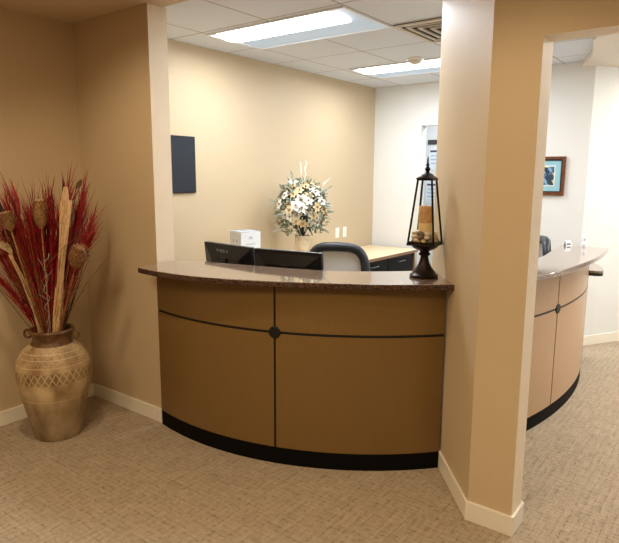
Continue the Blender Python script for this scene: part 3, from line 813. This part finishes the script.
# dark heart of twigs and leaves
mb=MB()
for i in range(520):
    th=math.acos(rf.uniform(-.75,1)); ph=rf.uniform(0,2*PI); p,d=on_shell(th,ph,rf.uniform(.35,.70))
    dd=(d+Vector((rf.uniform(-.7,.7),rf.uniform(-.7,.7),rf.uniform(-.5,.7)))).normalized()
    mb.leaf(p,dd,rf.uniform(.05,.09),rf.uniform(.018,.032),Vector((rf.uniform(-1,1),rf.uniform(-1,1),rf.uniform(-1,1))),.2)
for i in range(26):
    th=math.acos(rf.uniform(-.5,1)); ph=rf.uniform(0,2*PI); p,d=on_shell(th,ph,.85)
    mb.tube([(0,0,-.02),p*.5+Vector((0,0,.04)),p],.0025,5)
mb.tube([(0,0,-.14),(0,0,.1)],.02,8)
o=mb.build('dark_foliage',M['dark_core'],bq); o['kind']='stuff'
for mname,cnt,nm in (('leaf',560,'sage_foliage'),('leaf_pale',620,'silver_foliage')):
    mb=MB()
    for i in range(cnt):
        th=math.acos(rf.uniform(-.8,1)); ph=rf.uniform(0,2*PI); p,d=on_shell(th,ph,rf.uniform(.72,1.06))
        dd=(d+Vector((rf.uniform(-.8,.8),rf.uniform(-.8,.8),rf.uniform(-.7,.9)))).normalized()
        mb.leaf(p,dd,rf.uniform(.03,.065),rf.uniform(.010,.020),Vector((rf.uniform(-1,1),rf.uniform(-1,1),rf.uniform(-1,1))),.25)
    o=mb.build(nm,M[mname],bq); o['kind']='stuff'
def flower_mesh(six, size):
    mb=MB()
    n=6 if six else 5
    for k in range(n):
        a=2*PI*k/n; d=Vector((math.cos(a),math.sin(a),.45 if six else .3))
        mb.leaf((0,0,0),d,size,size*(.62 if six else .85),(0,0,1),-.35)
    return mb
fl_proto={}
def blossom(loc,d,six,size,mname):
    key=(six,mname)
    if key not in fl_proto:
        f=flower_mesh(six,.052).build('blossom',M[mname],bq,smooth='all')
        e=MB().blob((0,0,.010),(.009,.009,.011),8,6).build('flower_centre',M['flower_eye'],f,smooth='all'); fl_proto[key]=(f,e)
    else:
        f0,e0=fl_proto[key]; f=f0.copy(); COL.objects.link(f); f.parent=bq
        e=e0.copy(); COL.objects.link(e); e.parent=f
    f.location=loc; f.rotation_euler=d.to_track_quat('Z','Y').to_euler(); k=size/.052; f.scale=(k,k,k)
pts=[]
tries=0
while len(pts)<95 and tries<6000:
    tries+=1
    th=math.acos(rf.uniform(-.62,1)); ph=rf.uniform(0,2*PI)
    p,d=on_shell(th,ph,rf.uniform(.82,1.06))
    if all((p-q).length>.061 for q,_ in pts): pts.append((p,d))
for i,(p,d) in enumerate(pts):
    six=i%3!=1
    dd=(d+Vector((rf.uniform(-.3,.3),rf.uniform(-.3,.3),rf.uniform(-.2,.3)))).normalized()
    blossom(p,dd,six,rf.uniform(.044,.060),'petal' if i%5 not in (1,3) else 'petal_cream')
# upright bud sprays round the outline
for (ax,az,ln) in ((-.03,1.0,.16),(.10,1.0,.17),(-.30,.85,.09),(.62,.62,.14),(.80,.55,.10),(-.9,.2,.08),(1.0,-.1,.07),(-.75,-.55,.1),(.75,-.6,.09),(-.62,.55,.06)):
    d=Vector((ax,-.15,az)).normalized(); th=math.acos(d.z); ph=math.atan2(d.y,d.x); p,_=on_shell(th,ph,.92)
    mb=MB(); tip=p+d*ln+Vector((0,0,.01)); mb.tube([p*.8,p,tip],.002,5)
    for k in range(7):
        q=p+(tip-p)*(.35+.65*k/6); side=Vector((rf.uniform(-1,1),rf.uniform(-1,1),.6))
        mb.leaf(q,(d+side*.5).normalized(),.035,.013,Vector((0,-1,0)),.1)
    mb.build('bud_spray',M['petal'] if ln>.13 else M['leaf_pale'],bq)

# ------------------------------------------------------------------ floor urn with dried stems
VXc,VYc=-1.585,3.44
ur=thing('floor_urn','large tan patterned clay urn with two small ring handles on the carpet','urn',(VXc,VYc,0))
prof=[(.128,0),(.136,.004),(.140,.02),(.154,.09),(.172,.17),(.192,.26),(.208,.34),(.217,.41),(.216,.455),(.206,.50),(.187,.535),(.168,.563),(.140,.583),(.122,.592)]
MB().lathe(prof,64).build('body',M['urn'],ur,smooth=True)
MB().lathe([(.121,.592),(.112,.610),(.109,.635),(.116,.655),(.130,.666),(.135,.675),(.129,.684),(.115,.684),(.105,.668),(.100,.63),(.10,.58)],64,cap=False).build('neck',M['urn_neck'],ur,smooth=True)
for s in (-1,1):
    pts=[(s*(.124+.022+.022*math.cos(a)),0,.648+.024*math.sin(a)) for a in [2*PI*k/18 for k in range(18)]]
    MB().tube(pts,0.0075,8,closed=True).build('ring_handle',M['urn_neck'],ur,smooth='all')
for k,o in enumerate([c for c in ur.children if c.name.startswith('ring')]): pass

SZ=.61
rg=random.Random(11)
def stem_path(tx,ty,tz,n=9,bow=0.,bx=None):
    """centre line from the neck of the urn to a tip offset (tx,ty) at height tz"""
    c=-(tx*VX+ty*VY)
    if c>.27: ty-=(c-.27)/.605
    b=Vector(((bx if bx is not None else max(-.075,min(.075,tx*.22))),max(-.06,min(.06,ty*.22)),SZ)); t=Vector((tx,ty,tz))
    out=[]
    for i in range(n+1):
        s=i/n; p=b.lerp(t,s)
        lean=(s*(1-s))*4*bow
        out.append(Vector((p.x-lean*tx,p.y-lean*ty,p.z)))
    return out
def strand(mb,p0,d,length,r,curl):
    """thin three-sided strand"""
    d=d.normalized(); pts=[]; side=d.orthogonal().normalized(); 
    side.rotate(Matrix.Rotation(rg.uniform(0,2*PI),3,d))
    for k in range(4):
        s=k/3; pts.append(p0+d*(length*s)+side*(curl*length*s*s))
    mb.tube(pts,[r,r*.8,r*.55,r*.15],3)
def plume(mb,tx,ty,tz,n,start=.35,spread=.28,ln=.16,r=.0014,stem_r=.0035,bow=.13):
    path=stem_path(tx,ty,tz,9,bow)
    mb.tube(path,[stem_r*(1-.6*i/9) for i in range(10)],5)
    for i in range(n):
        s=rg.uniform(start,.98); k=s*9; a=int(k); q=path[a].lerp(path[min(a+1,9)],k-a)
        t=(path[min(a+1,9)]-path[max(a-1,0)]).normalized()
        d=t+Vector((rg.gauss(0,spread),rg.gauss(0,spread),rg.gauss(.0,.1)))
        strand(mb,q,d,ln*rg.uniform(.5,1.2),r,rg.uniform(-.12,.12))
def stuff(name,mb,m,label,cat):
    o=mb.build(name,m); o.location=(VXc,VYc,0); tag(o,label,cat,kind='stuff'); return o
mb=MB()
red=[(-.40,-.05,1.36),(-.34,.08,1.48),(-.30,-.12,1.40),(-.26,.02,1.53),(-.20,-.10,1.44),(-.16,.10,1.48),(-.10,-.04,1.42),(-.05,.06,1.48),(0,-.08,1.40),(.04,.0,1.52),(.03,-.12,1.34),(.16,.04,1.52),(.19,-.06,1.58),(.22,.08,1.54),(.25,-.04,1.44),(.27,.06,1.36),(.30,-.06,1.28),(-.44,.06,1.24),(-.42,-.12,1.16),(-.22,.14,1.36),(.12,-.12,1.40),(.08,.12,1.46),(-.38,.12,1.42),(.20,.12,1.42),(.15,.0,1.40),(-.12,.0,1.38),(-.06,-.12,1.32)]
for (x,y,z) in red: plume(mb,(x*.78+.02 if x<0 else x*.92),y,z-.08,130,.22,.13,.20,.0026)
for i in range(110):
    x=rg.uniform(-.24,.25); y=rg.uniform(-.16,.10); z=rg.uniform(1.15,1.40)-abs(x)*.3
    p=stem_path(x,y,z,6,rg.uniform(.04,.18)); mb.tube(p,[.0046*(1-.6*i/6) for i in range(7)],4)
stuff('dried_red_grass',mb,M['red_grass'],'dense crimson dried grass plumes fanning out of the clay urn','dried grass')
mb=MB()
for (x,y,z) in [(.21,-.08,1.56),(.27,-.02,1.50),(.31,.02,1.42),(.33,-.06,1.34),(.24,.08,1.57),(-.42,-.06,1.40),(-.30,-.02,1.47),(-.22,-.08,1.42),(.29,-.08,1.26)]:
    plume(mb,(x*.78+.02 if x<0 else x*.90),y,z-.08,90,.5,.24,.15,.0019,.002)
stuff('dried_pink_grass',mb,M['red_light'],'lighter pinkish red wispy dried grass at right side of the urn','dried grass')
mb=MB()
for i in range(110):
    x=rg.choice((rg.uniform(-.26,-.06),rg.uniform(-.22,-.08),rg.uniform(-.05,.29))); y=rg.uniform(-.22,.06); z=rg.uniform(1.0,1.46)-abs(x)*.25
    p=stem_path(x,y,z,6,rg.uniform(.06,.2)); mb.tube(p,[.0028*(1-.75*i/6) for i in range(7)],3)
stuff('dried_tan_grass',mb,M['tan_grass'],'fine tan dried grass stalks mixed among the red plumes','dried grass')
mb=MB()
for i in range(110):
    x=rg.uniform(-.28,.24); y=rg.uniform(-.10,.14); z=rg.uniform(1.1,1.5)-abs(x)*.2
    p=stem_path(x,y,z,6,rg.uniform(-.05,.1)); mb.tube(p,[.0035*(1-.7*i/6) for i in range(7)],3)
stuff('dark_dried_stalks',mb,M['dark_stem'],'thin near-black dried stalks in the heart of the urn arrangement','dried stalks')

def item(name,mb,m,label,cat,group=None,smooth=False):
    o=mb.build(name,m,smooth=smooth); o.location=(VXc,VYc,0); tag(o,label,cat,group); return o
# tall pale flat reed in front
p=stem_path(.205,-.13,1.545,9,0,.045)
for q in p: q.y-=.012
mb=MB().tube(p,[(.024+.006*math.sin(i*.9),.007) for i in range(9)]+[(.012,.004)],8)
mb.tube([(.05,-.045,SZ),(.15,-.12,1.1),(.225,-.14,1.47)],[(.012,.004)]*3,6)
item('pale_reed',mb,M['reed'],'tall broad pale straw reed standing upright in front of red plumes','reed')
mb=MB(); p=stem_path(-.13,-.17,1.16,8,.14,-.05)
mb.tube(p,[(.008+.004*math.sin(PI*i/8),.004) for i in range(9)],6)
item('pale_reed',mb,M['reed'],'slim pale straw reed leaning left from the urn rim','reed')
def spindle(path,r,ring=10,n=14,rough=.12):
    mb=MB(); mb.tube(path,.004,6)
    return mb
def seed_head(tx,ty,z0,z1,r,label,m='cone'):
    mb=MB(); p=stem_path(tx,ty,z0,6,0); mb.tube(p,.004,6)
    base=Vector((tx,ty,z0)); d=(p[-1]-p[-2]).normalized(); L_=z1-z0
    mb.tube([base+d*(L_*k/8) for k in range(9)],[r*math.sin(PI*(.08+.88*k/8))**.6 for k in range(9)],12)
    w=d.orthogonal().normalized()
    for k in range(13):
        s=.04+.92*k/13
        for j in range(11):
            a=2*PI*(j+.5*(k%2))/11; e=Matrix.Rotation(a,3,d)@w; rr=r*math.sin(PI*(.08+.88*s))**.6
            mb.leaf(base+d*(L_*s)+e*rr*.85,d*.9+e*.8,.026,.013,e,-.1)
    item('seed_head',mb,M[m],label,'seed head','dried seed heads in the urn')
seed_head(.045,-.13,1.31,1.475,.034,'upright oval tan seed head left of the pale reed')
seed_head(.235,-.15,1.09,1.22,.052,'brown bristly seed head low at right of the urn arrangement','cone_brown')
seed_head(-.115,-.16,1.30,1.40,.030,'small tan seed head at far left of the urn arrangement')
def spear(tx,ty,tz,r,label,m='dark_stem',bow=.0,ln=.24):
    mb=MB(); p=stem_path(tx,ty,tz-ln,6,bow); mb.tube(p,.004,6)
    d=(p[-1]-p[-2]).normalized(); b=p[-1]
    mb.tube([b+d*(ln*k/6)+Vector((.012*math.sin(k*.6),0,0)) for k in range(7)],[(r*math.sin(PI*(.12+.86*k/6)),r*.4*math.sin(PI*(.12+.86*k/6))) for k in range(7)],6)
    item('leaf_spear',mb,M[m],label,'dried leaf','dried leaf spears in the urn')
spear(.135,-.06,1.60,.016,'tall dark maroon leaf spear near middle of the urn arrangement')
spear(-.11,-.06,1.59,.009,'thin dark red leaf spear rising highest at left of the urn',m='red_grass')
spear(.02,.06,1.55,.008,'slim brown leaf spear leaning behind the oval seed head',m='brown_leaf')
spear(-.19,-.06,1.52,.013,'dark red leaf spear at far left edge of the urn arrangement')
spear(.215,-.02,1.60,.007,'thin red leaf spear at the right top of the urn arrangement',m='red_grass')
mb=MB(); p=stem_path(.235,-.08,1.53,8,0); mb.tube(p,.003,5); mb.leaf(p[-1],(.6,-.1,.75),.075,.03,(0,-1,0),.1)
item('curled_leaf',mb,M['brown_leaf'],'small brown oval leaf on a stalk beside the reed top','dried leaf')
mb=MB(); p=stem_path(-.10,-.20,1.16,6,0); mb.tube(p,.004,5)
for k in range(9):
    s=k/8; a=math.radians(100+90*s); mb.leaf(p[-1]+Vector((-.01*k,-.004*k,.010*k)),(math.cos(a)*.9,-.25,math.sin(a)*.9+.35),.085,.026,(0,-1,.2),.15)
item('bleached_fern',mb,M['bleached'],'bleached feathery leaf at left edge, low in the urn arrangement','dried leaf')
mb=MB()
pts=[Vector((.02,-.08,.62))]
for k in range(1,26):
    s=k/25; pts.append(Vector((.02+.07*s+.024*math.sin(k*1.1)*(s),-.08-.13*s+.015*math.cos(k*1.5),.62+.55*s)))
mb.tube(pts,.003,5)
for k in (12,16,19,22): mb.tube([pts[k],pts[k]+Vector((rg.uniform(-.05,.05),-.01,.04))],.002,4)
item('curly_twig',mb,M['twig_grey'],'grey curly twig in front of the dark heart of the arrangement','twig')
def wisp(pts,label):
    P=[Vector(q) for q in pts]; mb=MB(); sp=[]
    for i in range(13):
        t=i/12; k=t*(len(P)-1); a=min(int(k),len(P)-2); sp.append(P[a].lerp(P[a+1],k-a))
    mb.tube(sp,[.0028*(1-.6*i/12) for i in range(13)],4)
    item('stray_stalk',mb,M['brown_leaf'],label,'dried stalk','stray stalks of the urn')
wisp([(-.06,-.03,.62),(-.12,-.05,.72),(-.24,-.08,.92),(-.36,-.1,1.06)],'long thin brown stalk arching out at lower left of the urn')
wisp([(.06,-.02,.62),(.13,-.04,.78),(.26,-.05,.98),(.40,-.06,1.14)],'long thin brown stalk arching out at lower right of the urn')
wisp([(.0,-.15,.90),(.10,-.19,1.12),(.20,-.17,1.22),(.30,-.10,1.30)],'slender stalk crossing in front of the pale reed')

# ------------------------------------------------------------------ lights
def area(name,loc,size,power,col,rot=(0,0,0),size_y=None,spread=None):
    l=bpy.data.lights.new(name,'AREA'); l.energy=power; l.color=col; l.size=size
    if size_y: l.shape='RECTANGLE'; l.size_y=size_y
    if spread: l.spread=spread
    o=bpy.data.objects.new(name,l); COL.objects.link(o); o.location=loc; o.rotation_euler=rot
    return o
def spot(name,loc,target,power,col,ang=70,blend=.6,rad=.06):
    l=bpy.data.lights.new(name,'SPOT'); l.energy=power; l.color=col; l.spot_size=math.radians(ang); l.spot_blend=blend; l.shadow_soft_size=rad
    o=bpy.data.objects.new(name,l); COL.objects.link(o); o.location=loc
    o.rotation_euler=(Vector(target)-Vector(loc)).to_track_quat('-Z','Y').to_euler(); return o
COOL=(.88,.94,1); WARM=(1,.79,.52)
for nm,(u,v) in (('office_light_near',(3.40,-2.71)),('office_light_far',(5.19,-2.63))):
    area(nm,(*W(u,v),ZC-.06),.36,20,COOL,(0,0,ANG),1.1)
area('aisle_light',(*W(4.6,.1),ZC-.06),.6,46,(1,.955,.90),(0,0,ANG),1.2)
area('aisle_light_deep',(*W(6.4,.1),ZC-.06),.6,35,(1,.955,.90),(0,0,ANG),1.2)
area('office_fill_side',(*W(3.35,-1.80),ZC-.05),.3,13,(.84,.92,1),(0,0,ANG),.6)  # unseen lamp without a fixture, added to brighten the pillar's angled face
area('corridor_light',(*W(6.7,-2.6),ZC-.03),.5,22,(.88,.94,1),(0,0,ANG),.8)
area('lobby_light',(*W(-.4,-1.2),ZF-.02),1.2,62,WARM,(0,0,ANG),1.2)
area('lobby_light_right',(*W(1.0,1.0),ZF-.02),.6,24,WARM,(0,0,ANG),.6)
spot('pillar_downlight',(*W(1.6,-.75),ZF-.02),(*W(2.47,-.85),.9),21,WARM,95,.7)
spot('stub_wall_downlight',(*W(1.2,-2.6),ZF-.02),(*W(2.2,-2.9),.9),46,WARM,105,.7)
spot('counter_fill',(*W(1.2,-2.15),ZF-.02),(*W(2.75,-1.2),1.3),24,WARM,80,.8)  # unseen spot added in the lobby to lift the pillar's angled face
wld=bpy.data.worlds.new('ambient'); scene.world=wld; wld.use_nodes=True
wld.node_tree.nodes['Background'].inputs['Color'].default_value=(1,.85,.68,1); wld.node_tree.nodes['Background'].inputs['Strength'].default_value=.12

# ------------------------------------------------------------------ camera
cam=bpy.data.cameras.new('camera'); cam.sensor_width=36; cam.sensor_fit='HORIZONTAL'; cam.lens=577.5/619*36; cam.clip_start=.05
co=bpy.data.objects.new('camera',cam); COL.objects.link(co)
co.matrix_world=Matrix.Translation((0,0,1.614)) @ Matrix.Rotation(math.radians(90-9.42),4,'X') @ Matrix.Rotation(math.radians(.286),4,'Z')
scene.camera=co
scene.view_settings.view_transform='Standard'; scene.view_settings.look='None'; scene.view_settings.exposure=0.
